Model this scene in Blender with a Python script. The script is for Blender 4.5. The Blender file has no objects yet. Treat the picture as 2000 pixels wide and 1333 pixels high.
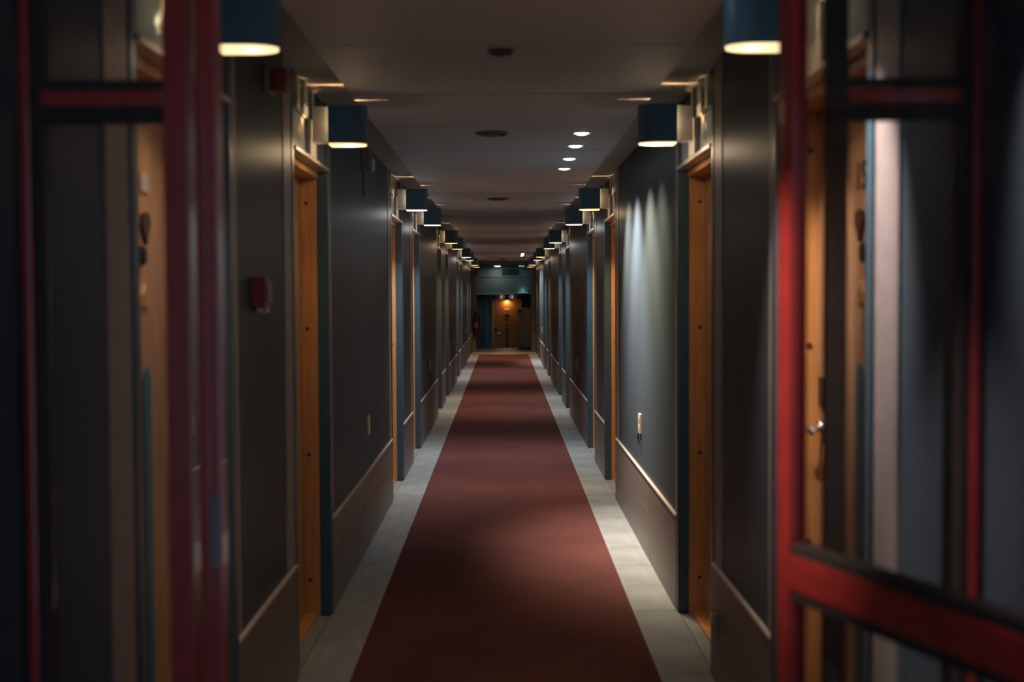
import bpy, bmesh, math, random
from mathutils import Vector, Matrix

random.seed(7)
SC = bpy.context.scene
COL = SC.collection
PI = math.pi

# ------------------------------------------------------------------ camera
F = 2500.0                       # focal length in pixels of the 2000 px frame
cam_data = bpy.data.cameras.new('camera')
cam = bpy.data.objects.new('camera', cam_data)
COL.objects.link(cam)
cam_data.sensor_width = 36.0
cam_data.lens = F / 2000.0 * 36.0
cam_data.clip_start = 0.02
cam_data.clip_end = 200
cam.location = (0, 0, 1.5)
d = Vector(((983.5 - 1000) / F, (666.5 - 573) / F, -1)).normalized()
Q = d.rotation_difference(Vector((0, 0, -1))).to_matrix()
R = Matrix.Rotation(PI / 2, 3, 'X') @ Matrix.Rotation(math.radians(-0.28), 3, 'Z') @ Q
cam.rotation_euler = R.to_euler()
cam_data.dof.use_dof = True
cam_data.dof.focus_distance = 13.0
cam_data.dof.aperture_fstop = 2.6
SC.camera = cam

# ------------------------------------------------------------------ world, exposure
world = bpy.data.worlds.new('world')
SC.world = world
world.use_nodes = True
bg = world.node_tree.nodes['Background']
bg.inputs[0].default_value = (0.30, 0.42, 0.55, 1)
bg.inputs[1].default_value = 2.2
SC.view_settings.view_transform = 'Standard'
SC.view_settings.look = 'None'
SC.view_settings.exposure = 0.3
SC.view_settings.gamma = 1.0
SC.view_settings.use_curve_mapping = False
SC.cycles.use_denoising = True
SC.cycles.max_bounces = 10
SC.cycles.diffuse_bounces = 4
SC.cycles.glossy_bounces = 4
SC.cycles.transparent_max_bounces = 16
SC.cycles.sample_clamp_indirect = 4.0

LAMP_POWER = 6.5
SPOT_POWER = 230.0
LEAK_POWER = 3.4
SIDE_POWER = 0.42
WARM = (1.0, 0.66, 0.34)
COOL = (1.0, 0.93, 0.84)

# ------------------------------------------------------------------ materials
def mat(name, col, rough=0.5, metal=0.0, var=0.06, scale=30.0, bump=0.0, stretch=(1, 1, 1), spec=0.5,
        per_object=0.0, emit=None, coat=0.0, col2=None):
    m = bpy.data.materials.new(name)
    m.use_nodes = True
    nt = m.node_tree
    N, L = nt.nodes, nt.links
    b = N['Principled BSDF']
    b.inputs['Roughness'].default_value = rough
    b.inputs['Metallic'].default_value = metal
    b.inputs['Specular IOR Level'].default_value = spec
    b.inputs['Coat Weight'].default_value = coat
    tc = N.new('ShaderNodeTexCoord')
    mp = N.new('ShaderNodeMapping')
    mp.inputs['Scale'].default_value = stretch
    L.new(tc.outputs['Object'], mp.inputs[0])
    nz = N.new('ShaderNodeTexNoise')
    nz.inputs['Scale'].default_value = scale
    nz.inputs['Detail'].default_value = 5
    L.new(mp.outputs[0], nz.inputs['Vector'])
    rp = N.new('ShaderNodeValToRGB')
    lo = col2 if col2 else tuple(c * (1 - var * 2.5) for c in col)
    hi = tuple(min(1, c * (1 + var * 1.5)) for c in col)
    rp.color_ramp.elements[0].position = 0.3
    rp.color_ramp.elements[1].position = 0.7
    rp.color_ramp.elements[0].color = (*lo, 1)
    rp.color_ramp.elements[1].color = (*hi, 1)
    L.new(nz.outputs['Fac'], rp.inputs[0])
    out = rp.outputs[0]
    if per_object:
        oi = N.new('ShaderNodeObjectInfo')
        mr = N.new('ShaderNodeMapRange')
        mr.inputs['To Min'].default_value = 1 - per_object
        mr.inputs['To Max'].default_value = 1 + per_object
        L.new(oi.outputs['Random'], mr.inputs['Value'])
        hs = N.new('ShaderNodeHueSaturation')
        L.new(mr.outputs[0], hs.inputs['Value'])
        L.new(out, hs.inputs['Color'])
        out = hs.outputs[0]
    L.new(out, b.inputs['Base Color'])
    if bump:
        bp = N.new('ShaderNodeBump')
        bp.inputs['Strength'].default_value = bump
        bp.inputs['Distance'].default_value = 0.004
        L.new(nz.outputs['Fac'], bp.inputs['Height'])
        L.new(bp.outputs[0], b.inputs['Normal'])
    if emit:
        b.inputs['Emission Color'].default_value = (*emit[0], 1)
        b.inputs['Emission Strength'].default_value = emit[1]
    return m

M = {}
M['wall'] = mat('slate_wall_paint', (0.074, 0.100, 0.128), 0.40, var=0.04, scale=60, bump=0.05, spec=0.03)
M['strip'] = mat('wall_edge_strip', (0.30, 0.265, 0.255), 0.45, var=0.04, spec=0.2)
M['dado'] = mat('dado_tile', (0.20, 0.175, 0.165), 0.45, var=0.07, scale=25, bump=0.05, per_object=0.05, stretch=(1, 1, 0.4))
M['rail'] = mat('dado_rail', (0.62, 0.57, 0.50), 0.35, var=0.05)
M['tile'] = mat('floor_tile', (0.305, 0.33, 0.34), 0.42, var=0.08, scale=14, bump=0.05, stretch=(1.0, 0.35, 1), per_object=0.10)
M['grout'] = mat('dark_grout', (0.07, 0.07, 0.07), 0.8)
M['steel'] = mat('frame_paint', (0.040, 0.088, 0.122), 0.38, var=0.05)
M['wood'] = mat('orange_wood', (0.64, 0.30, 0.10), 0.40, var=0.07, scale=9, stretch=(9, 9, 0.6), bump=0.03)
M['doorwood'] = mat('door_veneer', (0.52, 0.30, 0.16), 0.36, var=0.14, scale=8, stretch=(9, 9, 0.5), bump=0.03)
M['fardoor'] = mat('far_door_veneer', (0.45, 0.17, 0.05), 0.42, var=0.18, scale=8, stretch=(9, 9, 0.5))
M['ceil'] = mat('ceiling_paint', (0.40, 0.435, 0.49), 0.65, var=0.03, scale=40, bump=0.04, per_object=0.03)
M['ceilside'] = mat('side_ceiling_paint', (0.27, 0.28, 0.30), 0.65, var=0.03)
M['teal'] = mat('teal_shade', (0.050, 0.150, 0.250), 0.45, var=0.10, scale=300, bump=0.08)
M['pale'] = mat('pale_metal', (0.62, 0.57, 0.50), 0.34, metal=0.25, var=0.03)
M['glowgrey'] = mat('transom_metal', (0.24, 0.27, 0.30), 0.28, metal=0.4, var=0.04)
M['red'] = mat('red_frame_paint', (0.38, 0.032, 0.030), 0.30, var=0.06, coat=0.3)
M['bead'] = mat('dark_glazing_bead', (0.045, 0.036, 0.033), 0.75, spec=0.2)
M['black'] = mat('black_plastic', (0.012, 0.012, 0.014), 0.4)
M['chrome'] = mat('chrome', (0.8, 0.8, 0.8), 0.12, metal=1.0, var=0.01)
M['brass'] = mat('brass', (0.75, 0.45, 0.16), 0.3, metal=0.6, var=0.05)
M['blue'] = mat('blue_strip', (0.03, 0.17, 0.28), 0.4, var=0.06)
M['maroon'] = mat('dark_maroon_plate', (0.075, 0.025, 0.02), 0.4)
M['cream'] = mat('cream_plastic', (0.72, 0.58, 0.42), 0.4, var=0.02)
M['alarm'] = mat('alarm_red', (0.20, 0.012, 0.014), 0.5)
M['alarmdark'] = mat('extinguisher_red', (0.12, 0.010, 0.014), 0.45)
M['grey'] = mat('grey_plastic', (0.20, 0.20, 0.20), 0.5)
M['number'] = mat('number_ink', (0.05, 0.03, 0.02), 0.4)
M['tealwall'] = mat('lobby_wall', (0.030, 0.050, 0.060), 0.45, var=0.06, scale=12, stretch=(1, 1, 0.2))
M['tealpanel'] = mat('lobby_wall_panel', (0.075, 0.105, 0.115), 0.4, var=0.06, scale=12, stretch=(1, 1, 0.2))
M['header'] = mat('header_paint', (0.20, 0.215, 0.21), 0.55, var=0.03)
M['cabinet'] = mat('cabinet_grey', (0.38, 0.52, 0.56), 0.4, var=0.05)
M['yellow'] = mat('yellow_notice', (0.62, 0.38, 0.04), 0.5)
M['vent'] = mat('vent_dark', (0.06, 0.06, 0.065), 0.5)
M['beige'] = mat('landing_tile', (0.42, 0.36, 0.26), 0.45, var=0.08, per_object=0.06)

def carpet_mat():
    m = bpy.data.materials.new('carpet_red')
    m.use_nodes = True
    N, L = m.node_tree.nodes, m.node_tree.links
    b = N['Principled BSDF']
    b.inputs['Roughness'].default_value = 0.95
    b.inputs['Specular IOR Level'].default_value = 0.15
    tc = N.new('ShaderNodeTexCoord')
    n1 = N.new('ShaderNodeTexNoise'); n1.inputs['Scale'].default_value = 1.6; n1.inputs['Detail'].default_value = 3
    n2 = N.new('ShaderNodeTexNoise'); n2.inputs['Scale'].default_value = 220; n2.inputs['Detail'].default_value = 3
    wv = N.new('ShaderNodeTexWave'); wv.wave_type = 'BANDS'; wv.bands_direction = 'Y'
    wv.inputs['Scale'].default_value = 16; wv.inputs['Distortion'].default_value = 0.4
    for n in (n1, n2, wv):
        L.new(tc.outputs['Object'], n.inputs['Vector'])
    rp = N.new('ShaderNodeValToRGB')
    rp.color_ramp.elements[0].position = 0.3; rp.color_ramp.elements[1].position = 0.72
    rp.color_ramp.elements[0].color = (0.108, 0.038, 0.036, 1)
    rp.color_ramp.elements[1].color = (0.152, 0.053, 0.047, 1)
    L.new(n1.outputs['Fac'], rp.inputs[0])
    mx = N.new('ShaderNodeMixRGB'); mx.blend_type = 'MULTIPLY'; mx.inputs[0].default_value = 0.5
    L.new(rp.outputs[0], mx.inputs[1])
    r2 = N.new('ShaderNodeValToRGB')
    r2.color_ramp.elements[0].position = 0.3; r2.color_ramp.elements[1].position = 0.7
    r2.color_ramp.elements[0].color = (0.55, 0.55, 0.55, 1)
    L.new(n2.outputs['Fac'], r2.inputs[0])
    L.new(r2.outputs[0], mx.inputs[2])
    L.new(mx.outputs[0], b.inputs['Base Color'])
    ad = N.new('ShaderNodeMath'); ad.operation = 'ADD'
    L.new(n2.outputs['Fac'], ad.inputs[0]); L.new(wv.outputs['Fac'], ad.inputs[1])
    bp = N.new('ShaderNodeBump'); bp.inputs['Strength'].default_value = 0.35; bp.inputs['Distance'].default_value = 0.003
    L.new(ad.outputs[0], bp.inputs['Height']); L.new(bp.outputs[0], b.inputs['Normal'])
    return m
M['carpet'] = carpet_mat()

def glass_mat():
    m = bpy.data.materials.new('clear_glass')
    m.use_nodes = True
    N, L = m.node_tree.nodes, m.node_tree.links
    N.remove(N['Principled BSDF'])
    t = N.new('ShaderNodeBsdfTransparent'); t.inputs[0].default_value = (0.90, 0.90, 0.92, 1)
    g = N.new('ShaderNodeBsdfGlossy'); g.inputs['Roughness'].default_value = 0.02
    fr = N.new('ShaderNodeFresnel'); fr.inputs['IOR'].default_value = 1.5
    nz = N.new('ShaderNodeTexNoise'); nz.inputs['Scale'].default_value = 2.0
    tc = N.new('ShaderNodeTexCoord'); L.new(tc.outputs['Object'], nz.inputs['Vector'])
    bp = N.new('ShaderNodeBump'); bp.inputs['Strength'].default_value = 0.02; bp.inputs['Distance'].default_value = 0.002
    L.new(nz.outputs['Fac'], bp.inputs['Height']); L.new(bp.outputs[0], g.inputs['Normal'])
    mx = N.new('ShaderNodeMixShader')
    ge = N.new('ShaderNodeNewGeometry')
    iv = N.new('ShaderNodeMath'); iv.operation = 'SUBTRACT'; iv.inputs[0].default_value = 1.0
    L.new(ge.outputs['Backfacing'], iv.inputs[1])
    ml = N.new('ShaderNodeMath'); ml.operation = 'MULTIPLY'
    L.new(fr.outputs[0], ml.inputs[0]); L.new(iv.outputs[0], ml.inputs[1])
    L.new(ml.outputs[0], mx.inputs[0]); L.new(t.outputs[0], mx.inputs[1]); L.new(g.outputs[0], mx.inputs[2])
    L.new(mx.outputs[0], N['Material Output'].inputs[0])
    return m
M['glass'] = glass_mat()

def emitter(name, col, strength):
    return mat(name, (0.8, 0.75, 0.65), 0.5, emit=(col, strength), var=0.01)

# ------------------------------------------------------------------ mesh helpers
def box(bm, x0, x1, y0, y1, z0, z1, bevel=0.0):
    r = bmesh.ops.create_cube(bm, size=1.0)
    vs = r['verts']
    for v in vs:
        v.co = Vector(((x0 + x1) / 2 + v.co.x * (x1 - x0), (y0 + y1) / 2 + v.co.y * (y1 - y0), (z0 + z1) / 2 + v.co.z * (z1 - z0)))
    if bevel:
        es = list({e for v in vs for e in v.link_edges})
        bmesh.ops.bevel(bm, geom=es, offset=bevel, segments=2, profile=0.7, affect='EDGES')

def prism(bm, pts, a0, a1, axis='z'):
    """Extrude a 2-D outline: axis z -> pts are (x,y); axis y -> pts are (x,z); axis x -> pts are (y,z)."""
    def P(p, a):
        return {'z': (p[0], p[1], a), 'y': (p[0], a, p[1]), 'x': (a, p[0], p[1])}[axis]
    lo = [bm.verts.new(P(p, a0)) for p in pts]
    hi = [bm.verts.new(P(p, a1)) for p in pts]
    n = len(pts)
    bm.faces.new(lo); bm.faces.new(hi[::-1])
    for i in range(n):
        bm.faces.new((lo[i], lo[(i + 1) % n], hi[(i + 1) % n], hi[i]))

def lathe(bm, prof, c=(0, 0, 0), axis='z', n=24):
    """prof: list of (radius, height) from one closed end to the other."""
    rings = []
    for r, h in prof:
        ring = []
        for k in range(n):
            a = 2 * PI * k / n
            p = (r * math.cos(a), r * math.sin(a), h)
            if axis == 'x': p = (h, p[0], p[1])
            if axis == 'y': p = (p[0], h, p[1])
            ring.append(bm.verts.new((c[0] + p[0], c[1] + p[1], c[2] + p[2])))
        rings.append(ring)
    for a, b in zip(rings, rings[1:]):
        for k in range(n):
            bm.faces.new((a[k], a[(k + 1) % n], b[(k + 1) % n], b[k]))
    bm.faces.new(rings[0]); bm.faces.new(rings[-1][::-1])

CACHE = {}
def mesh(key, build, sx=1, sy=1):
    k = (key, sx, sy)
    if k not in CACHE:
        bm = bmesh.new()
        build(bm)
        for v in bm.verts:
            v.co.x *= sx; v.co.y *= sy
        bmesh.ops.recalc_face_normals(bm, faces=bm.faces)
        me = bpy.data.meshes.new(key)
        bm.to_mesh(me); bm.free()
        CACHE[k] = me
    return CACHE[k]

UID = [0]
def uid(n):
    UID[0] += 1
    return '%s_mesh_%d' % (n, UID[0])

def obj(name, build, m, parent=None, key=None, sx=1, sy=1, loc=None, smooth=False):
    me = mesh(key or uid(name), build, sx, sy)
    if not me.materials:
        me.materials.append(M[m] if isinstance(m, str) else m)
        if smooth:
            for p in me.polygons: p.use_smooth = True
            me.set_sharp_from_angle(angle=math.radians(35))
    o = bpy.data.objects.new(name, me)
    COL.objects.link(o)
    if me.materials[0] != (M[m] if isinstance(m, str) else m):
        o.material_slots[0].link = 'OBJECT'
        o.material_slots[0].material = M[m] if isinstance(m, str) else m
    if parent: o.parent = parent
    if loc: o.location = loc
    return o

def tag(o, label=None, cat=None, group=None, kind=None):
    if label: o['label'] = label
    if cat: o['category'] = cat
    if group: o['group'] = group
    if kind: o['kind'] = kind
    return o

def thing(name, label, cat, loc=(0, 0, 0), group=None, kind=None):
    o = bpy.data.objects.new(name, None)
    o.empty_display_size = 0.1
    COL.objects.link(o)
    o.location = loc
    return tag(o, label, cat, group, kind)

def area(name, parent, loc, power, size, color, rot=(0, 0, 0), spread=PI):
    l = bpy.data.lights.new(name, 'AREA')
    l.shape = 'DISK'; l.size = size; l.energy = power; l.color = color; l.spread = spread
    o = bpy.data.objects.new(name, l); COL.objects.link(o)
    o.parent = parent; o.location = loc; o.rotation_euler = rot
    return o

def point(name, parent, loc, power, color, r=0.004):
    l = bpy.data.lights.new(name, 'POINT')
    l.energy = power; l.color = color; l.shadow_soft_size = r
    o = bpy.data.objects.new(name, l); COL.objects.link(o)
    o.parent = parent; o.location = loc
    return o

def spot(name, parent, loc, power, color, angle, blend=1.0, rot=(0, 0, 0), r=0.02):
    l = bpy.data.lights.new(name, 'SPOT')
    l.energy = power; l.color = color; l.shadow_soft_size = r; l.spot_size = angle; l.spot_blend = blend
    o = bpy.data.objects.new(name, l); COL.objects.link(o)
    o.parent = parent; o.location = loc; o.rotation_euler = rot
    return o

# ------------------------------------------------------------------ layout
ORD = ['first', 'second', 'third', 'fourth', 'fifth', 'sixth', 'seventh', 'eighth', 'ninth', 'tenth']
SIDES = (('left', -1), ('right', 1))
PERIOD = 6.42
DOORS = []                                     # (y centre, handle at far edge?)
for k in range(5):
    DOORS.append((5.46 + PERIOD * k - 2.13, True))
    DOORS.append((5.46 + PERIOD * k, False))
HALF = 0.475                                   # half clear width
OUT = HALF + 0.05                              # with the posts
WALL = 0.82
YB, YE = -2.2, 37.0                            # behind the camera, end of the corridor
CZ = 2.32                                      # dropped ceiling
SZ = 2.385                                     # side ceiling

# ------------------------------------------------------------------ floor
floor = obj('floor', lambda bm: (box(bm, -1.05, 1.05, YB, 35.0, -0.20, -0.012),), 'grout')
tag(floor, 'pale grey stone tile floor on both sides of the red runner', 'floor', kind='structure')
T = 0.5
y = -2.0
while y < 31.2:
    for side, s in SIDES:
        obj('floor_tile', lambda bm: box(bm, 0.33, WALL - 0.003, 0.0015, T - 0.0015, -0.012, 0.0, 0.0012), 'tile', floor, key='floor_tile', sx=s, loc=(0, y, 0))
    y += T
for k in range(8):
    for j in range(3):
        obj('landing_tile', lambda bm: box(bm, 0.002, 0.545, 0.002, 0.473, -0.012, 0.0, 0.001), 'beige', floor, key='landing_tile', loc=(-0.82 + 0.547 * j, 31.22 + 0.4725 * k, 0))

def step_bm(bm):
    for i in range(4):
        box(bm, -0.82, 0.82, 35.0 + 0.3 * i, 35.3 + 0.3 * i, -1.0, -0.15 * (i + 1))
st = obj('floor_steps', step_bm, 'beige', floor)

carpet = obj('carpet_runner', lambda bm: box(bm, -0.60, 0.60, YB + 0.02, 31.2, 0.0005, 0.009, 0.003), 'carpet')
tag(carpet, 'long brick red carpet runner down the middle of the corridor floor', 'carpet')

# ------------------------------------------------------------------ ceiling
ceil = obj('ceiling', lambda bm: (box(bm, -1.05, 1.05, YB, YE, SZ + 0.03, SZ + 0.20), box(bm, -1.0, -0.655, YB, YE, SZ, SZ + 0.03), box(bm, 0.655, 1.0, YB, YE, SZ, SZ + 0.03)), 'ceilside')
tag(ceil, 'dark taupe panelled ceiling with lower middle part over the runner', 'ceiling', kind='structure')
CP = 1.04
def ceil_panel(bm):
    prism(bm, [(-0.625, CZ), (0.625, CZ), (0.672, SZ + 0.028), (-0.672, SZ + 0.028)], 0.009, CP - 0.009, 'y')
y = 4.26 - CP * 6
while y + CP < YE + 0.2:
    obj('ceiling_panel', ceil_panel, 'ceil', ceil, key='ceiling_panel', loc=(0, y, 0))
    y += CP

# ------------------------------------------------------------------ walls
for side, s in SIDES:
    segs = []
    prev = YB
    for yc, hf in DOORS:
        segs.append((prev, yc - OUT)); prev = yc + OUT
    segs.append((prev, 35.2))
    def wall_bm(bm):
        for a, b in segs:
            box(bm, WALL, 1.05, a, b, 0.0, SZ)
        for yc, hf in DOORS:
            box(bm, WALL + 0.012, 1.05, yc - OUT, yc + OUT, 2.237, SZ)      # over the door
            box(bm, 0.985, 1.05, yc - OUT, yc + OUT, 0.0, 2.237)           # behind the leaf
    w = obj('wall_' + side, wall_bm, 'wall', sx=s)
    tag(w, 'dark slate wall on the %s side of the corridor with tiled base' % side, 'wall', kind='structure')
    for i, (a, b) in enumerate(segs):
        if b < 1.2: continue
        a = max(a, 1.2)
        last = (i == len(segs) - 1)
        L = b - a
        # tall painted board, with edge strips
        obj('wall_panel', lambda bm: box(bm, WALL - 0.006, WALL, a + 0.075, b - 0.19, 0.455, SZ - 0.002, 0.002), 'wall', w, sx=s)
        for ya, wd in ((a + 0.012, 0.05), (b - 0.176, 0.165)):
            obj('edge_strip', lambda bm: box(bm, WALL - 0.009, WALL, 0, wd, 0.455, SZ - 0.002, 0.002), 'strip', w, key='edge_strip_%.3f' % wd, sx=s, loc=(0, ya, 0))
        # tiled dado in two courses
        n = max(1, round(L / 1.15)) if L > 1.6 else 1
        step = L / n
        for q in range(n):
            for z0, z1 in ((0.0, 0.268), (0.272, 0.44)):
                obj('dado_tile', lambda bm: box(bm, WALL - 0.014, WALL, 0.004, step - 0.004, z0, z1, 0.0015), 'dado', w, key='dado_tile_%.3f_%.2f' % (step, z0), sx=s, loc=(0, a + step * q, 0))
        obj('dado_rail', lambda bm: box(bm, WALL - 0.019, WALL, a + 0.006, b - 0.006, 0.441, 0.453, 0.002), 'rail', w, sx=s)

# ------------------------------------------------------------------ doors
def flat_plate(pts, d):
    def f(bm): prism(bm, pts, -d, 0.0, 'x')
    return f

def make_door(i, side, s, yc, far_handle, n):
    t = thing('door_%d' % n, 'orange wooden room door in dark steel frame, %s along the %s wall' % (ORD[i], side), 'door', (s * WALL, yc, 0), kind='structure')
    # sy mirrors so that local +y is the handle edge
    h = 1 if far_handle else -1
    P = lambda name, b, m, key, **k: obj(name, b, m, t, key='door_' + key, sx=s, sy=h, **k)
    for e in (1, -1):
        P('frame_post', lambda bm: box(bm, -0.012, 0.040, e * HALF if e > 0 else -OUT, OUT if e > 0 else -HALF, 0.0, 2.236, 0.003), 'steel', 'post%d' % e)
        P('door_jamb', lambda bm: box(bm, 0.040, 0.165, (HALF - 0.012) if e > 0 else -OUT, OUT if e > 0 else -(HALF - 0.012), 0.0, 2.06, 0.002), 'wood', 'jamb%d' % e)
    P('door_head', lambda bm: box(bm, 0.030, 0.165, -HALF + 0.012, HALF - 0.012, 2.030, 2.062, 0.002), 'wood', 'head')
    leaf = P('door_leaf', lambda bm: box(bm, 0.112, 0.152, -HALF + 0.015, HALF - 0.015, 0.016, 2.027, 0.002), 'doorwood', 'leaf')
    P('threshold', lambda bm: box(bm, 0.055, 0.165, -HALF + 0.012, HALF - 0.012, -0.012, 0.012, 0.002), 'wood', 'sill')
    P('sill_tile', lambda bm: box(bm, 0.0, 0.054, -HALF + 0.012, HALF - 0.012, -0.012, 0.0, 0.001), 'tile', 'silltile')
    # screws on the far reveal
    for z in (0.17, 0.755, 1.34, 1.918):
        o = obj('cover_cap', lambda bm: lathe(bm, [(0.001, -0.003), (0.008, -0.003), (0.009, 0.0), (0.009, 0.002)], axis='y', n=10), 'maroon', t, key='cover_cap', loc=(s * 0.088, HALF - 0.0125, z))
    # transom panel over the door
    tr = P('transom_panel', lambda bm: box(bm, 0.0, 0.020, -HALF + 0.004, HALF - 0.004, 2.078, 2.225, 0.002), 'glowgrey', 'transom')
    P('transom_trim', lambda bm: box(bm, -0.020, 0.030, -HALF + 0.002, HALF - 0.002, 2.062, 2.078, 0.002), 'pale', 'trimlow')
    P('transom_trim', lambda bm: box(bm, -0.006, 0.030, -HALF + 0.002, HALF - 0.002, 2.225, 2.237, 0.002), 'steel', 'trimhigh')
    # lever handle
    hd = P('door_handle', lambda bm: (
        lathe(bm, [(0.024, 0.100), (0.026, 0.104), (0.026, 0.112)], (0, HALF - 0.075, 1.10), 'x', 16),
        lathe(bm, [(0.010, 0.062), (0.010, 0.101)], (0, HALF - 0.075, 1.10), 'x', 12),
        lathe(bm, [(0.004, -0.105), (0.010, -0.10), (0.011, 0.008), (0.008, 0.014)], (0.060, HALF - 0.075, 1.10), 'y', 12)), 'chrome', 'handle', smooth=True)
    P('lock_plate', lambda bm: box(bm, 0.104, 0.112, HALF - 0.10, HALF - 0.05, 1.16, 1.25, 0.004), 'black', 'lock')
    # fittings on the leaf
    P('kick_strip', lambda bm: prism(bm, [(-0.030, 0.06), (0.030, 0.06), (0.030, 1.28), (0.021, 1.303), (0.0, 1.312), (-0.021, 1.303), (-0.030, 1.28)], 0.107, 0.112, 'x'), 'blue', 'strip')
    P('shield_plate', lambda bm: prism(bm, [(0.0, 1.630), (0.036, 1.682), (0.030, 1.706), (0.0, 1.714), (-0.030, 1.706), (-0.036, 1.682)], 0.102, 0.112, 'x'), 'maroon', 'shield')
    P('door_viewer', lambda bm: lathe(bm, [(0.020, 0.094), (0.026, 0.098), (0.027, 0.112)], (0, -0.05, 1.60), 'x', 18), 'black', 'viewer', smooth=True)
    P('brass_plate', lambda bm: prism(bm, [(-0.034, 1.470), (0.034, 1.470), (0.026, 1.500), (0.0, 1.528), (-0.026, 1.500)], 0.106, 0.112, 'x'), 'brass', 'tri')
    if s < 0: P('number_plate', lambda bm: box(bm, 0.106, 0.112, -0.035, 0.035, 1.765, 1.815, 0.002), 'pale', 'plate')
    return t, leaf

n = 0
first = {}
for side, s in SIDES:
    for i, (yc, hf) in enumerate(DOORS):
        n += 1
        t, leaf = make_door(i, side, s, yc, hf, n)
        if i == 0: first[side] = t
# the only number that can be read: on the nearest door of the right wall
cu = bpy.data.curves.new('door_number', 'FONT')
cu.body = '15'; cu.size = 0.105; cu.extrude = 0.0015; cu.align_x = 'CENTER'; cu.align_y = 'CENTER'
cu.materials.append(M['number'])
num = bpy.data.objects.new('door_number', cu); COL.objects.link(num)
num.parent = first['right']; num.location = (0.1095, 0.0, 1.797); num.rotation_euler = (PI / 2, 0, -PI / 2)

# ------------------------------------------------------------------ wall lamps
RY = 0.060                      # half depth along the corridor
R0 = 0.082                      # shade radius
LX = 0.655                      # lamp axis from the corridor axis
H0, H1 = 2.134, 2.292           # shade
def shade_outline(r, xf, hw):
    pts = [(xf, hw)]
    for k in range(0, 25):
        a = PI / 2 + PI * k / 24
        pts.append((LX + r * math.cos(a), hw * math.sin(a)))
    pts.append((xf, -hw))
    return pts
def shade_bm(bm):
    o = shade_outline(R0, LX + 0.078, RY)
    q = shade_outline(R0 - 0.003, LX + 0.078, RY - 0.003)
    prism(bm, o + q[::-1], H0, H1 - 0.003, 'z')
def cap_bm(bm):
    g = 0.0065
    pts = [(LX + 0.078, g), (LX + 0.078, RY)]
    for k in range(0, 13):
        a = PI / 2 + PI / 2 * k / 12
        x, yy = LX + R0 * math.cos(a), RY * math.sin(a)
        pts.append((x, max(yy, g)))
    prism(bm, pts, H1 - 0.003, H1, 'z')
    prism(bm, [(p[0], -p[1]) for p in pts], H1 - 0.003, H1, 'z')
def diff_bm(bm):
    prism(bm, shade_outline(R0 - 0.004, LX + 0.076, RY - 0.004), H0 - 0.006, H0 + 0.010, 'z')
def bracket_bm(bm):
    x0, x1, w = LX + 0.0785, 0.801, 0.042
    box(bm, x0, x1, w - 0.003, w, H0 + 0.006, H1 - 0.004)
    box(bm, x0, x1, -w, -w + 0.003, H0 + 0.006, H1 - 0.004)
    box(bm, x0, x1, -w + 0.003, w - 0.003, H0 + 0.006, H0 + 0.009)
    box(bm, x0, x1, 0.0035, w - 0.003, H1 - 0.007, H1 - 0.004)
    box(bm, x0, x1, -w + 0.003, -0.0035, H1 - 0.007, H1 - 0.004)
def back_bm(bm):
    box(bm, 0.8015, WALL - 0.0005, -0.085, 0.085, H0 - 0.054, H1 - 0.060, 0.003)

# power factor and colour of each lamp down the corridor: (left, right)
DOWN = {'warm': (1.0, 0.74, 0.48), 'amber': (1.0, 0.70, 0.42), 'white': (0.93, 0.97, 1.0), 'deep': (1.0, 0.62, 0.36)}
TINT = {'warm': (1.0, 0.66, 0.34), 'amber': (1.0, 0.58, 0.22), 'white': (1.0, 0.80, 0.58), 'deep': (1.0, 0.50, 0.22)}
LEFT_T = ['warm', 'amber', 'white', 'white', 'amber', 'amber', 'white', 'warm', 'warm', 'deep']
RIGHT_T = ['warm', 'warm', 'amber', 'white', 'white', 'white', 'amber', 'white', 'amber', 'amber']
LEFT_P = [0.22, 0.10, 1.0, 1.1, 0.9, 0.9, 1.1, 1.0, 0.9, 0.8]
RIGHT_P = [0.26, 0.08, 1.0, 1.1, 1.0, 1.0, 1.0, 1.1, 0.9, 0.8]
EM = {k: emitter('diffuser_' + k, tuple(c for c in v), 1.0) for k, v in TINT.items()}
for k, m in EM.items():
    b = m.node_tree.nodes['Principled BSDF']
    b.inputs['Emission Color'].default_value = (*{'warm': (1.0, 0.73, 0.36), 'amber': (1.0, 0.62, 0.20), 'white': (1.0, 0.90, 0.66), 'deep': (1.0, 0.55, 0.2)}[k], 1)
    b.inputs['Emission Strength'].default_value = 1.1
for side, s in SIDES:
    TT, PP = (LEFT_T, LEFT_P) if s < 0 else (RIGHT_T, RIGHT_P)
    for i, (yc, hf) in enumerate(DOORS):
        t = thing('wall_lamp', 'dark teal downlight wall lamp above the %s door of the %s wall' % (ORD[i], side), 'lamp', (0, yc, 0), 'lamps above the room doors')
        P = lambda name, b, m, **k: obj(name, b, m, t, key='lamp_' + name, sx=s, **k)
        P('shade', shade_bm, 'teal', smooth=True)
        P('shade_cap', cap_bm, 'teal')
        P('diffuser', diff_bm, EM[TT[i]], smooth=True)
        P('bracket', bracket_bm, 'pale')
        P('back_plate', back_bm, 'pale')
        area('lamp_light', t, (s * (LX - 0.01), 0, H0 - 0.010), LAMP_POWER * PP[i], 0.11, DOWN[TT[i]], spread=math.radians(110))
        point('lamp_halo', t, (s * (LX - 0.01), 0, H0 - 0.035), (0.08 * LAMP_POWER * PP[i] if i != 1 else 1.0), DOWN[TT[i]], 0.024)
        point('lamp_glow', t, (s * 0.70, 0, H1 - 0.045), LEAK_POWER, (1.0, 0.50, 0.20), 0.004)
        for e in (1, -1):
            point('lamp_side_glow', t, (s * 0.69, e * 0.0505, (H0 + H1) / 2), SIDE_POWER, TINT[TT[i]], 0.003)

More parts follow.
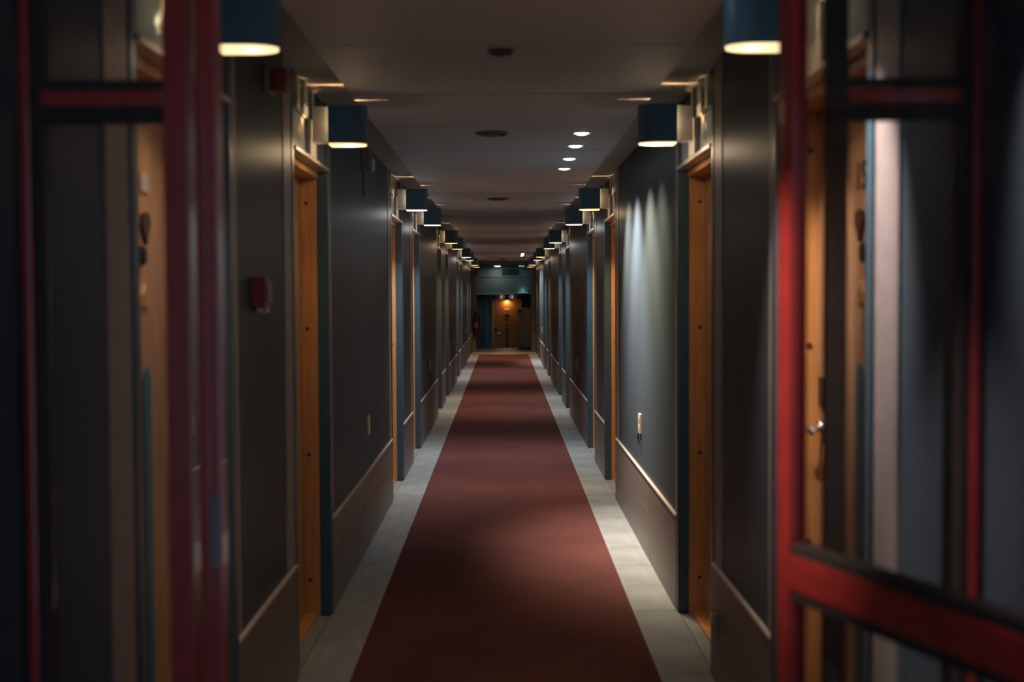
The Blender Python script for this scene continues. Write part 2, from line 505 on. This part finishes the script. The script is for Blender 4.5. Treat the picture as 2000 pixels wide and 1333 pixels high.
# ------------------------------------------------------------------ ceiling spots
EM['spot'] = emitter('spot_glass', (0.92, 0.97, 1.0), 9.0)
def spot_ring(bm):
    lathe(bm, [(0.036, 0.0), (0.046, -0.004), (0.052, 0.0), (0.052, 0.004), (0.036, 0.004)], n=24)
def spot_lens(bm):
    lathe(bm, [(0.035, 0.003), (0.035, -0.003), (0.020, -0.009), (0.002, -0.011)], n=20)
SPOTS = [(6.60, 'nearest', 0.16), (7.17, 'second nearest', 0.6), (7.85, 'second farthest', 1.0), (8.47, 'farthest', 0.6)]
SPOT_AIM = {6.60: (0.0, (1, 0.80, 0.50)), 7.17: (-0.10, (1, 0.80, 0.52)), 7.85: (-0.10, (1.0, 0.86, 0.74)), 8.47: (-0.25, (1, 0.84, 0.66))}
for yy, w_, p in SPOTS:
    t = thing('ceiling_spotlight', 'round white ceiling spotlight, %s of the four between second and third right doors' % w_, 'spotlight', (0.405, yy, CZ), 'four bright spotlights in the ceiling')
    obj('ring', spot_ring, 'pale', t, key='spot_ring', smooth=True)
    obj('lens', spot_lens, EM['spot'], t, key='spot_lens', smooth=True)
    tilt_y, col = SPOT_AIM[yy]
    spot('spot_light', t, (0, 0, -0.02), SPOT_POWER * p, col, math.radians(80), 1.0, (tilt_y, math.radians(-23), 0))
for yy, w_ in ((26.6, 'nearest'), (27.4, 'middle'), (28.2, 'farthest')):
    t = thing('ceiling_spotlight', 'tiny bright ceiling spotlight far down the corridor, %s of its three' % w_, 'spotlight', (0.405, yy, CZ), 'three far spotlights in the ceiling')
    obj('ring', spot_ring, 'pale', t, key='spot_ring', smooth=True)
    obj('lens', spot_lens, EM['spot'], t, key='spot_lens', smooth=True)
    spot('spot_light', t, (0, 0, -0.02), SPOT_POWER * 0.5, COOL, math.radians(72), 0.9, (0, math.radians(-24), 0))

# the same spots over the doorway, above the frame of the picture
for xx, yy, p, ax, ay, ang, lab in ((0.405, 2.86, 0.60, -32, -0.05, 44, 'ceiling spotlight over the right glass panel, above the near wall end'),
                                (0.405, 3.30, 0.30, -30, 0.35, 40, 'ceiling spotlight beside the nearest right lamp'),
                                (-0.30, 1.75, 0.34, -39.5, 0.31, 27, 'ceiling spotlight in front of the glass doorway aimed at the red leaf'),
                                (0.405, 1.80, 0.30, -36, -0.1, 56, 'ceiling spotlight between the glass doorway and the camera side wall')):
    t = thing('ceiling_spotlight', lab, 'spotlight', (xx, yy, CZ))
    obj('ring', spot_ring, 'pale', t, key='spot_ring', smooth=True)
    obj('lens', spot_lens, EM['spot'], t, key='spot_lens', smooth=True)
    spot('spot_light', t, (0, 0, -0.02), SPOT_POWER * p, (1.0, 0.83, 0.70), math.radians(ang), 0.9, (ay, math.radians(ax), 0))

# ceiling diffusers
for xx, yy, r, lab in ((-0.005, 4.36, 0.045, 'small grey round ceiling detector nearest the glass doorway'),
                       (-0.055, 6.58, 0.085, 'wide dark round ceiling diffuser beside the four spotlights'),
                       (-0.045, 11.1, 0.095, 'dark round ceiling diffuser beyond the third pair of lamps'),
                       (0.0, 30.6, 0.10, 'small dark round ceiling diffuser near the far end wall')):
    t = thing('ceiling_diffuser', lab, 'vent', (xx, yy, CZ))
    obj('rim', lambda bm: lathe(bm, [(r, 0.002), (r, -0.006), (r * 0.86, -0.012), (r * 0.80, -0.004), (r * 0.80, 0.002)], n=28), 'vent', t, smooth=True)
    obj('cone', lambda bm: lathe(bm, [(r * 0.62, 0.0), (r * 0.62, -0.014), (r * 0.40, -0.020), (r * 0.05, -0.022)], n=28), 'vent', t, smooth=True)

# ------------------------------------------------------------------ small things on the walls
def socket(side, s, yy, z, lab, plug=False):
    t = thing('wall_socket', lab, 'socket', (s * (WALL - 0.006), yy, z), 'sockets along the corridor walls')
    obj('plate', lambda bm: box(bm, -0.012, 0.0, -0.042, 0.042, -0.058, 0.058, 0.003), 'cream', t, key='socket_plate', sx=s)
    obj('insert', lambda bm: (lathe(bm, [(0.022, -0.014), (0.024, -0.012), (0.024, -0.011)], (0, 0, 0.026), 'x', 16), lathe(bm, [(0.022, -0.014), (0.024, -0.012), (0.024, -0.011)], (0, 0, -0.026), 'x', 16)), 'cream', t, key='socket_insert', sx=s)
    if plug:
        obj('plug', lambda bm: (box(bm, -0.022, -0.012, -0.014, 0.014, -0.094, -0.059, 0.003), box(bm, -0.016, -0.009, -0.006, 0.006, -0.125, -0.09, 0.002)), 'black', t, sx=s)
for k in range(4):
    for side, s in SIDES:
        socket(side, s, 7.60 + PERIOD * k, 0.72, 'cream double wall socket on the %s wall between its %s and %s doors' % (side, ORD[2 * k + 1], ORD[2 * k + 2]), plug=(k == 0 and s > 0))
t = thing('low_wall_fixture', 'small grey socket low on the right wall before the second door', 'socket', (WALL - 0.014, 4.83, 0.235))
obj('housing', lambda bm: box(bm, -0.018, 0.0, -0.03, 0.03, -0.05, 0.045, 0.005), 'grey', t)
obj('cover', lambda bm: box(bm, -0.024, -0.018, -0.022, 0.022, 0.008, 0.040, 0.003), 'pale', t)

t = thing('fire_alarm_call_point', 'red fire alarm call point on the left wall before the second door', 'alarm', (-WALL + 0.006, 4.19, 1.505))
obj('housing', lambda bm: box(bm, 0.0, 0.045, -0.050, 0.050, -0.048, 0.050, 0.004), 'alarm', t)
obj('cover', lambda bm: box(bm, 0.045, 0.052, -0.036, 0.036, -0.030, 0.036, 0.003), 'grey', t)
obj('label_tab', lambda bm: box(bm, 0.006, 0.040, 0.0, 0.045, -0.064, -0.049, 0.002), 'cream', t)
t = thing('alarm_sounder', 'dark red alarm sounder box high on the left wall under the first lamps', 'alarm', (-WALL + 0.006, 4.45, 2.235))
obj('base', lambda bm: box(bm, 0.0, 0.020, -0.055, 0.055, -0.045, 0.045, 0.004), 'grey', t)
obj('horn', lambda bm: box(bm, 0.020, 0.075, -0.045, 0.045, -0.038, 0.038, 0.010), 'alarm', t)
t = thing('emergency_light', 'small grey emergency light box high on the left wall just past the second lamp', 'light', (-WALL + 0.006, 7.45, 2.262))
obj('housing', lambda bm: box(bm, 0.0, 0.055, -0.05, 0.05, -0.060, 0.060, 0.005), 'grey', t)
obj('lens', lambda bm: box(bm, 0.055, 0.070, -0.040, 0.040, -0.050, 0.020, 0.006), 'pale', t)
obj('cable', lambda bm: box(bm, 0.002, 0.009, 0.010, 0.016, -0.20, -0.058, 0.001), 'black', t)

# ------------------------------------------------------------------ glazed screens and doors in front
ZP = 2.18
def screen(side, s, xi0, xi1):
    t = thing('glazed_side_panel', 'fixed red framed glass panel on the %s beside the open glass doors' % side, 'glass panel', (0, ZP, 0))
    m_in = 'red' if s < 0 else 'bead'
    P = lambda name, b, m: obj(name, b, m, t, sx=s)
    top = SZ - 0.002
    P('inner_stile', lambda bm: box(bm, xi0, xi1, -0.02, 0.02, 0.0, CZ - 0.002, 0.003), m_in)
    P('outer_stile', lambda bm: box(bm, 0.790, 0.805, -0.03, 0.03, 0.454, top, 0.003), 'red')
    P('outer_stile', lambda bm: box(bm, 0.772, 0.7895, -0.02, 0.02, 0.0, top, 0.003), 'bead')
    P('transom_rail', lambda bm: box(bm, xi1, 0.772, -0.022, 0.022, 1.817, 1.842, 0.002), 'red')
    P('glazing_bead', lambda bm: box(bm, xi1, 0.772, -0.018, 0.018, 1.842, 1.860, 0.002), 'bead')
    P('glazing_bead', lambda bm: box(bm, xi1, 0.772, -0.018, 0.018, 1.790, 1.817, 0.002), 'bead')
    P('bottom_rail', lambda bm: box(bm, xi1, 0.772, -0.02, 0.02, 0.0, 0.10, 0.003), 'red')
    P('glass_pane', lambda bm: box(bm, xi1 + 0.001, 0.771, -0.003, 0.003, 0.101, 1.789), 'glass')
    P('glass_pane', lambda bm: box(bm, xi1 + 0.001, 0.771, -0.003, 0.003, 1.861, SZ - 0.002), 'glass')
screen('left', -1, 0.526, 0.569)
screen('right', 1, 0.548, 0.582)

def leaf_door(side, s, hx, hy, ang, length, th, stile):
    """local +x runs from the hinge edge to the free edge, local y is the thickness"""
    t = thing('glass_door', 'open red framed glass door leaf on the %s in the foreground' % side, 'door', (hx, hy, 0))
    t.rotation_euler = (0, 0, ang)
    h = th / 2
    TOP = 2.20
    P = lambda name, b, m, **k: obj(name, b, m, t, **k)
    P('hinge_stile', lambda bm: box(bm, 0.0, stile, -h, h, 0.02, TOP, 0.008), 'red', smooth=True)
    P('free_stile', lambda bm: box(bm, length - stile, length, -h, h, 0.02, TOP, 0.006), 'red', smooth=True)
    a, b = stile + 0.0005, length - stile - 0.0005
    P('top_rail', lambda bm: box(bm, a, b, -h, h, TOP - 0.07, TOP, 0.004), 'red')
    P('middle_rail', lambda bm: box(bm, a, b, -h, h, 0.998, 1.058, 0.004), 'red')
    P('bottom_rail', lambda bm: box(bm, a, b, -h, h, 0.02, 0.14, 0.004), 'red')
    for z0, z1 in ((1.0585, 1.078), (0.980, 0.9975), (TOP - 0.085, TOP - 0.0705), (0.1405, 0.155)):
        P('glazing_bead', lambda bm: box(bm, a, b, -h * 0.8, h * 0.8, z0, z1, 0.002), 'bead')
    P('glass_pane', lambda bm: box(bm, a, b, -0.003, 0.003, 1.0785, TOP - 0.0855), 'glass')
    P('glass_pane', lambda bm: box(bm, a, b, -0.003, 0.003, 0.1555, 0.9795), 'glass')
    P('lock_face_plate', lambda bm: box(bm, length, length + 0.002, -0.006, 0.006, 1.16, 1.27, 0.0008), 'grey')
    for z in (0.35, 1.15, 1.95):
        P('hinge', lambda bm: lathe(bm, [(0.006, z - 0.05), (0.007, z - 0.045), (0.007, z + 0.045), (0.006, z + 0.05)], (-0.008, h * 0.4, 0), 'z', 12), 'bead')
    return t
# right leaf swung back almost against the wall
leaf_door('right', 1, 0.481, ZP, math.atan2(-0.945, 0.328), 0.94, 0.035, 0.042)
# left door post that the leaf closes against
t = thing('door_post', 'red upright post with a grey strike plate on the left of the glass doorway', 'post', (-0.4975, ZP, 0))
obj('shaft', lambda bm: box(bm, -0.0195, 0.0195, -0.02, 0.02, 0.0, CZ - 0.002, 0.004), 'red', t)
obj('rebate_stop', lambda bm: box(bm, -0.012, 0.0, -0.026, -0.0205, 0.0, CZ - 0.002, 0.001), 'red', t)
obj('strike_plate', lambda bm: box(bm, 0.001, 0.013, -0.0225, -0.0205, 1.036, 1.163, 0.001), 'grey', t)

# ------------------------------------------------------------------ far end
for side, s in SIDES:
    p = obj('trim_' + ('1' if s < 0 else '2'), lambda bm: (box(bm, 0.715, 0.82, 33.0, 33.3, 0.0, SZ, 0.004), box(bm, 0.705, 0.82, 32.99, 33.31, 0.0, 0.12, 0.004)), 'strip', sx=s)
    tag(p, 'pale brown pilaster at the far end of the %s wall' % side, 'pilaster', kind='structure')

hdr = obj('wall_header', lambda bm: (box(bm, -1.9, 1.9, YE, YE + 0.2, 1.47, SZ + 0.2),), 'header')
tag(hdr, 'greenish grey header wall closing the far end above the lower lobby', 'wall', kind='structure')
obj('header_band', lambda bm: box(bm, -0.82, 0.82, YE - 0.02, YE, 1.96, 1.975, 0.002), 'grey', hdr)
obj('header_edge', lambda bm: box(bm, -0.9, 0.9, YE - 0.03, YE, 1.462, 1.49, 0.002), 'cabinet', hdr)
cheeks = obj('wall_stair', lambda bm: (box(bm, -1.9, -0.83, 35.2, YE, -1.0, SZ), box(bm, 0.83, 1.9, 35.2, YE, -1.0, SZ)), 'tealwall')
tag(cheeks, 'dark teal side walls beside the steps to the lower lobby', 'wall', kind='structure')

lf = obj('floor_lobby', lambda bm: box(bm, -1.9, 1.9, 36.2, 40.2, -0.95, -0.75), 'tile')
tag(lf, 'lower lobby floor at the foot of the steps', 'floor', kind='structure')
lc = obj('ceiling_lobby', lambda bm: box(bm, -1.9, 1.9, YE + 0.2, 40.2, 1.47, 1.6), 'ceilside')
tag(lc, 'low dark lobby ceiling beyond the header', 'ceiling', kind='structure')
fw = obj('wall_lobby', lambda bm: (box(bm, -1.9, 1.9, 40.0, 40.2, -0.75, 1.47), box(bm, -1.9, -1.75, YE, 40.0, -0.75, 1.47), box(bm, 1.75, 1.9, YE, 40.0, -0.75, 1.47)), 'tealwall')
tag(fw, 'dark teal lobby wall around the far wooden door', 'wall', kind='structure')
for x0, x1, m in ((-1.70, -1.12, 'tealwall'), (-1.11, -0.60, 'tealwall'), (-0.59, -0.34, 'tealpanel'), (0.60, 1.10, 'tealwall'), (1.11, 1.70, 'tealwall')):
    obj('wall_board', lambda bm: box(bm, x0, x1, 39.985, 40.0, -0.75, 1.46, 0.003), m, fw)

fd = thing('door_21', 'glowing orange wooden door in the lobby at the far end', 'door', (0.10, 39.985, -0.75), kind='structure')
P = lambda name, b, m, **k: obj(name, b, m, fd, **k)
P('frame_post', lambda bm: box(bm, -0.46, -0.42, -0.02, 0.0, 0.0, 2.05, 0.003), 'wood')
P('frame_post', lambda bm: box(bm, 0.42, 0.46, -0.02, 0.0, 0.0, 2.05, 0.003), 'wood')
P('door_head', lambda bm: box(bm, -0.42, 0.42, -0.02, 0.0, 2.01, 2.05, 0.003), 'wood')
P('door_leaf', lambda bm: box(bm, -0.417, 0.417, -0.014, 0.0, 0.01, 2.007, 0.003), 'fardoor')
P('number_plate', lambda bm: box(bm, -0.075, 0.075, -0.019, -0.014, 1.72, 1.78, 0.001), 'cream')
P('shield_plate', lambda bm: prism(bm, [(-0.09, 1.53), (0.09, 1.53), (0.07, 1.60), (-0.07, 1.60)], -0.020, -0.014, 'y'), 'maroon')
P('door_viewer', lambda bm: lathe(bm, [(0.03, -0.03), (0.035, -0.026), (0.035, -0.014)], (0, 0, 1.43), 'y', 16), 'black')
P('brass_plate', lambda bm: prism(bm, [(-0.06, 1.31), (0.06, 1.31), (0.04, 1.35), (-0.04, 1.35)], -0.019, -0.014, 'y'), 'cream')
P('kick_strip', lambda bm: box(bm, -0.022, 0.022, -0.019, -0.014, 0.06, 1.16, 0.002), 'black')
P('lock_plate', lambda bm: box(bm, -0.37, -0.31, -0.024, -0.014, 1.04, 1.16, 0.003), 'black')
P('door_handle', lambda bm: (lathe(bm, [(0.026, -0.07), (0.03, -0.05), (0.02, -0.03), (0.02, -0.014)], (-0.27, 0, 0.99), 'y', 14), box(bm, -0.27, -0.16, -0.065, -0.045, 0.98, 1.0, 0.003)), 'chrome')

t = thing('wall_lamp', 'dark wall lamp with pale side brackets above the far lobby door', 'lamp', (0.10, 39.98, 1.29))
obj('shade', lambda bm: prism(bm, [(0.09 * math.cos(a * PI / 12), -0.04 - 0.11 * math.sin(a * PI / 12)) for a in range(13)], 0.0, 0.165, 'z'), 'black', t, smooth=True)
for e in (-1, 1):
    obj('bracket', lambda bm: box(bm, min(e * 0.095, e * 0.19), max(e * 0.095, e * 0.19), -0.05, 0.0, 0.01, 0.165, 0.004), 'pale', t)
obj('mount', lambda bm: box(bm, -0.094, 0.094, -0.04, 0.0, 0.01, 0.16, 0.003), 'pale', t)
obj('diffuser', lambda bm: prism(bm, [(0.08 * math.cos(a * PI / 12), -0.045 - 0.095 * math.sin(a * PI / 12)) for a in range(13)], -0.005, -0.0005, 'z'), EM['warm'], t)
for e in (-1, 1):
    point('lamp_side_glow', t, (e * 0.20, -0.12, 0.09), 0.12, (1.0, 0.8, 0.6), 0.004)
area('lamp_light', t, (0, -0.07, -0.012), 3.2, 0.10, (1.0, 0.60, 0.25), (math.radians(-12), 0, 0))

# vent grille on the header
t = thing('vent_grille', 'dark slatted vent grille high on the far header wall', 'vent', (0.20, YE - 0.0, 2.11))
obj('frame', lambda bm: (box(bm, -0.25, 0.25, -0.03, 0.0, 0.065, 0.08), box(bm, -0.25, 0.25, -0.03, 0.0, -0.08, -0.065), box(bm, -0.25, -0.235, -0.03, 0.0, -0.065, 0.065), box(bm, 0.235, 0.25, -0.03, 0.0, -0.065, 0.065)), 'vent', t)
obj('backing', lambda bm: box(bm, -0.235, 0.235, -0.006, 0.0, -0.065, 0.065), 'black', t)
for k in range(6):
    obj('slat', lambda bm: box(bm, -0.234, 0.234, -0.025, -0.008, -0.006, 0.004), 'vent', t, key='grille_slat', loc=(0, 0, -0.052 + 0.0205 * k))

def surface_light(x, lab, col, e, power):
    t = thing('surface_ceiling_light', lab, 'light', (x, YE - 0.35, CZ))
    m = emitter('surface_glow_%d' % int(e * 100), col, e)
    obj('housing', lambda bm: lathe(bm, [(0.10, 0.0), (0.10, -0.035), (0.092, -0.04), (0.085, -0.04)], n=24), 'pale', t, smooth=True)
    obj('lens', lambda bm: lathe(bm, [(0.09, -0.0405), (0.09, -0.055), (0.06, -0.065), (0.01, -0.068)], n=24), m, t, smooth=True)
    area('light_source', t, (0, 0, -0.075), power, 0.14, col)
surface_light(-0.17, 'white glowing round light under the far end ceiling', (0.80, 1.0, 0.86), 1.6, 1.5)
surface_light(0.52, 'dim teal round light under the far end ceiling', (0.35, 0.75, 0.85), 0.45, 0.3)
t = thing('emergency_light', 'teal glowing emergency light along the lower edge of the far header', 'light', (0.55, YE - 0.03, 1.50))
obj('housing', lambda bm: box(bm, -0.16, 0.16, -0.05, 0.0, -0.03, 0.015, 0.006), 'cabinet', t)
obj('lens', lambda bm: box(bm, -0.14, 0.14, -0.045, -0.008, 0.0155, 0.028, 0.004), emitter('teal_lens', (0.25, 0.8, 0.8), 0.5), t)
area('light_source', t, (0, -0.03, 0.035), 0.12, 0.06, (0.25, 0.8, 0.8), (PI, 0, 0))

t = thing('lobby_fill_light', 'added cool fill light under the low lobby ceiling, hidden from the camera', 'light', (-1.30, 38.6, 1.47))  # added fill light, hidden beside the opening, brightens the dark lobby walls
obj('housing', lambda bm: lathe(bm, [(0.13, 0.0), (0.13, -0.03), (0.12, -0.04), (0.11, -0.04)], n=24), 'pale', t, smooth=True)
obj('lens', lambda bm: lathe(bm, [(0.115, -0.0405), (0.11, -0.055), (0.06, -0.06), (0.01, -0.062)], n=24), emitter('lobby_fill_glow', (0.6, 0.9, 1.0), 1.0), t, smooth=True)
area('light_source', t, (0, 0, -0.07), 5.0, 0.2, (0.55, 0.85, 1.0))

# grey cabinet on the landing
t = thing('grey_cabinet', 'low grey cabinet with yellow notice at the right of the far landing', 'cabinet', (0.56, 34.55, 0))
obj('body', lambda bm: box(bm, -0.185, 0.24, -0.20, 0.20, 0.03, 1.06, 0.006), 'cabinet', t)
obj('top', lambda bm: box(bm, -0.20, 0.25, -0.215, 0.21, 1.0605, 1.10, 0.012), 'glowgrey', t)
obj('door', lambda bm: box(bm, -0.175, 0.03, -0.212, -0.201, 0.06, 0.96, 0.003), 'cabinet', t)
obj('post', lambda bm: box(bm, 0.045, 0.13, -0.225, -0.201, 0.04, 1.0, 0.005), 'rail', t)
obj('notice', lambda bm: box(bm, -0.14, 0.0, -0.215, -0.2125, 0.72, 0.90), 'yellow', t)
obj('display', lambda bm: box(bm, -0.17, -0.05, -0.210, -0.2005, 0.965, 1.05, 0.003), 'tealpanel', t)
obj('plinth', lambda bm: box(bm, -0.17, 0.22, -0.19, 0.19, 0.0, 0.029), 'black', t)

# fire extinguisher at the far left pilaster
t = thing('fire_extinguisher', 'red fire extinguisher hanging on the far left pilaster', 'extinguisher', (-0.715, 32.90, 0.42))
obj('cylinder', lambda bm: lathe(bm, [(0.02, 0.0), (0.068, 0.01), (0.072, 0.03), (0.072, 0.42), (0.06, 0.46), (0.03, 0.49), (0.022, 0.52), (0.022, 0.535)], n=20), 'alarmdark', t, smooth=True)
obj('valve', lambda bm: (lathe(bm, [(0.024, 0.536), (0.026, 0.57), (0.012, 0.585)], n=12), box(bm, -0.012, 0.012, -0.10, 0.03, 0.586, 0.60, 0.003), box(bm, -0.012, 0.012, -0.09, 0.02, 0.61, 0.622, 0.003)), 'black', t)
obj('hose', lambda bm: [lathe(bm, [(0.011, 0.12), (0.012, 0.13), (0.012, 0.50), (0.011, 0.51)], (0.086, -0.01, 0), n=10), box(bm, 0.02, 0.09, -0.02, 0.0, 0.545, 0.56, 0.003)], 'black', t)
obj('instruction_band', lambda bm: lathe(bm, [(0.0725, 0.20), (0.0732, 0.205), (0.0732, 0.33), (0.0725, 0.335)], n=20), 'grey', t, smooth=True)
obj('wall_bracket', lambda bm: box(bm, -0.02, 0.02, 0.072, 0.095, 0.25, 0.50, 0.002), 'grey', t)
t = thing('corridor_sign_box', 'small dark box high on the far left pilaster above the extinguisher', 'box', (-0.70, 32.98, 2.03))
obj('housing', lambda bm: box(bm, -0.045, 0.05, -0.06, 0.0, -0.06, 0.06, 0.005), 'black', t)
obj('front_panel', lambda bm: box(bm, -0.035, 0.04, -0.066, -0.0605, -0.05, 0.05, 0.002), 'maroon', t)
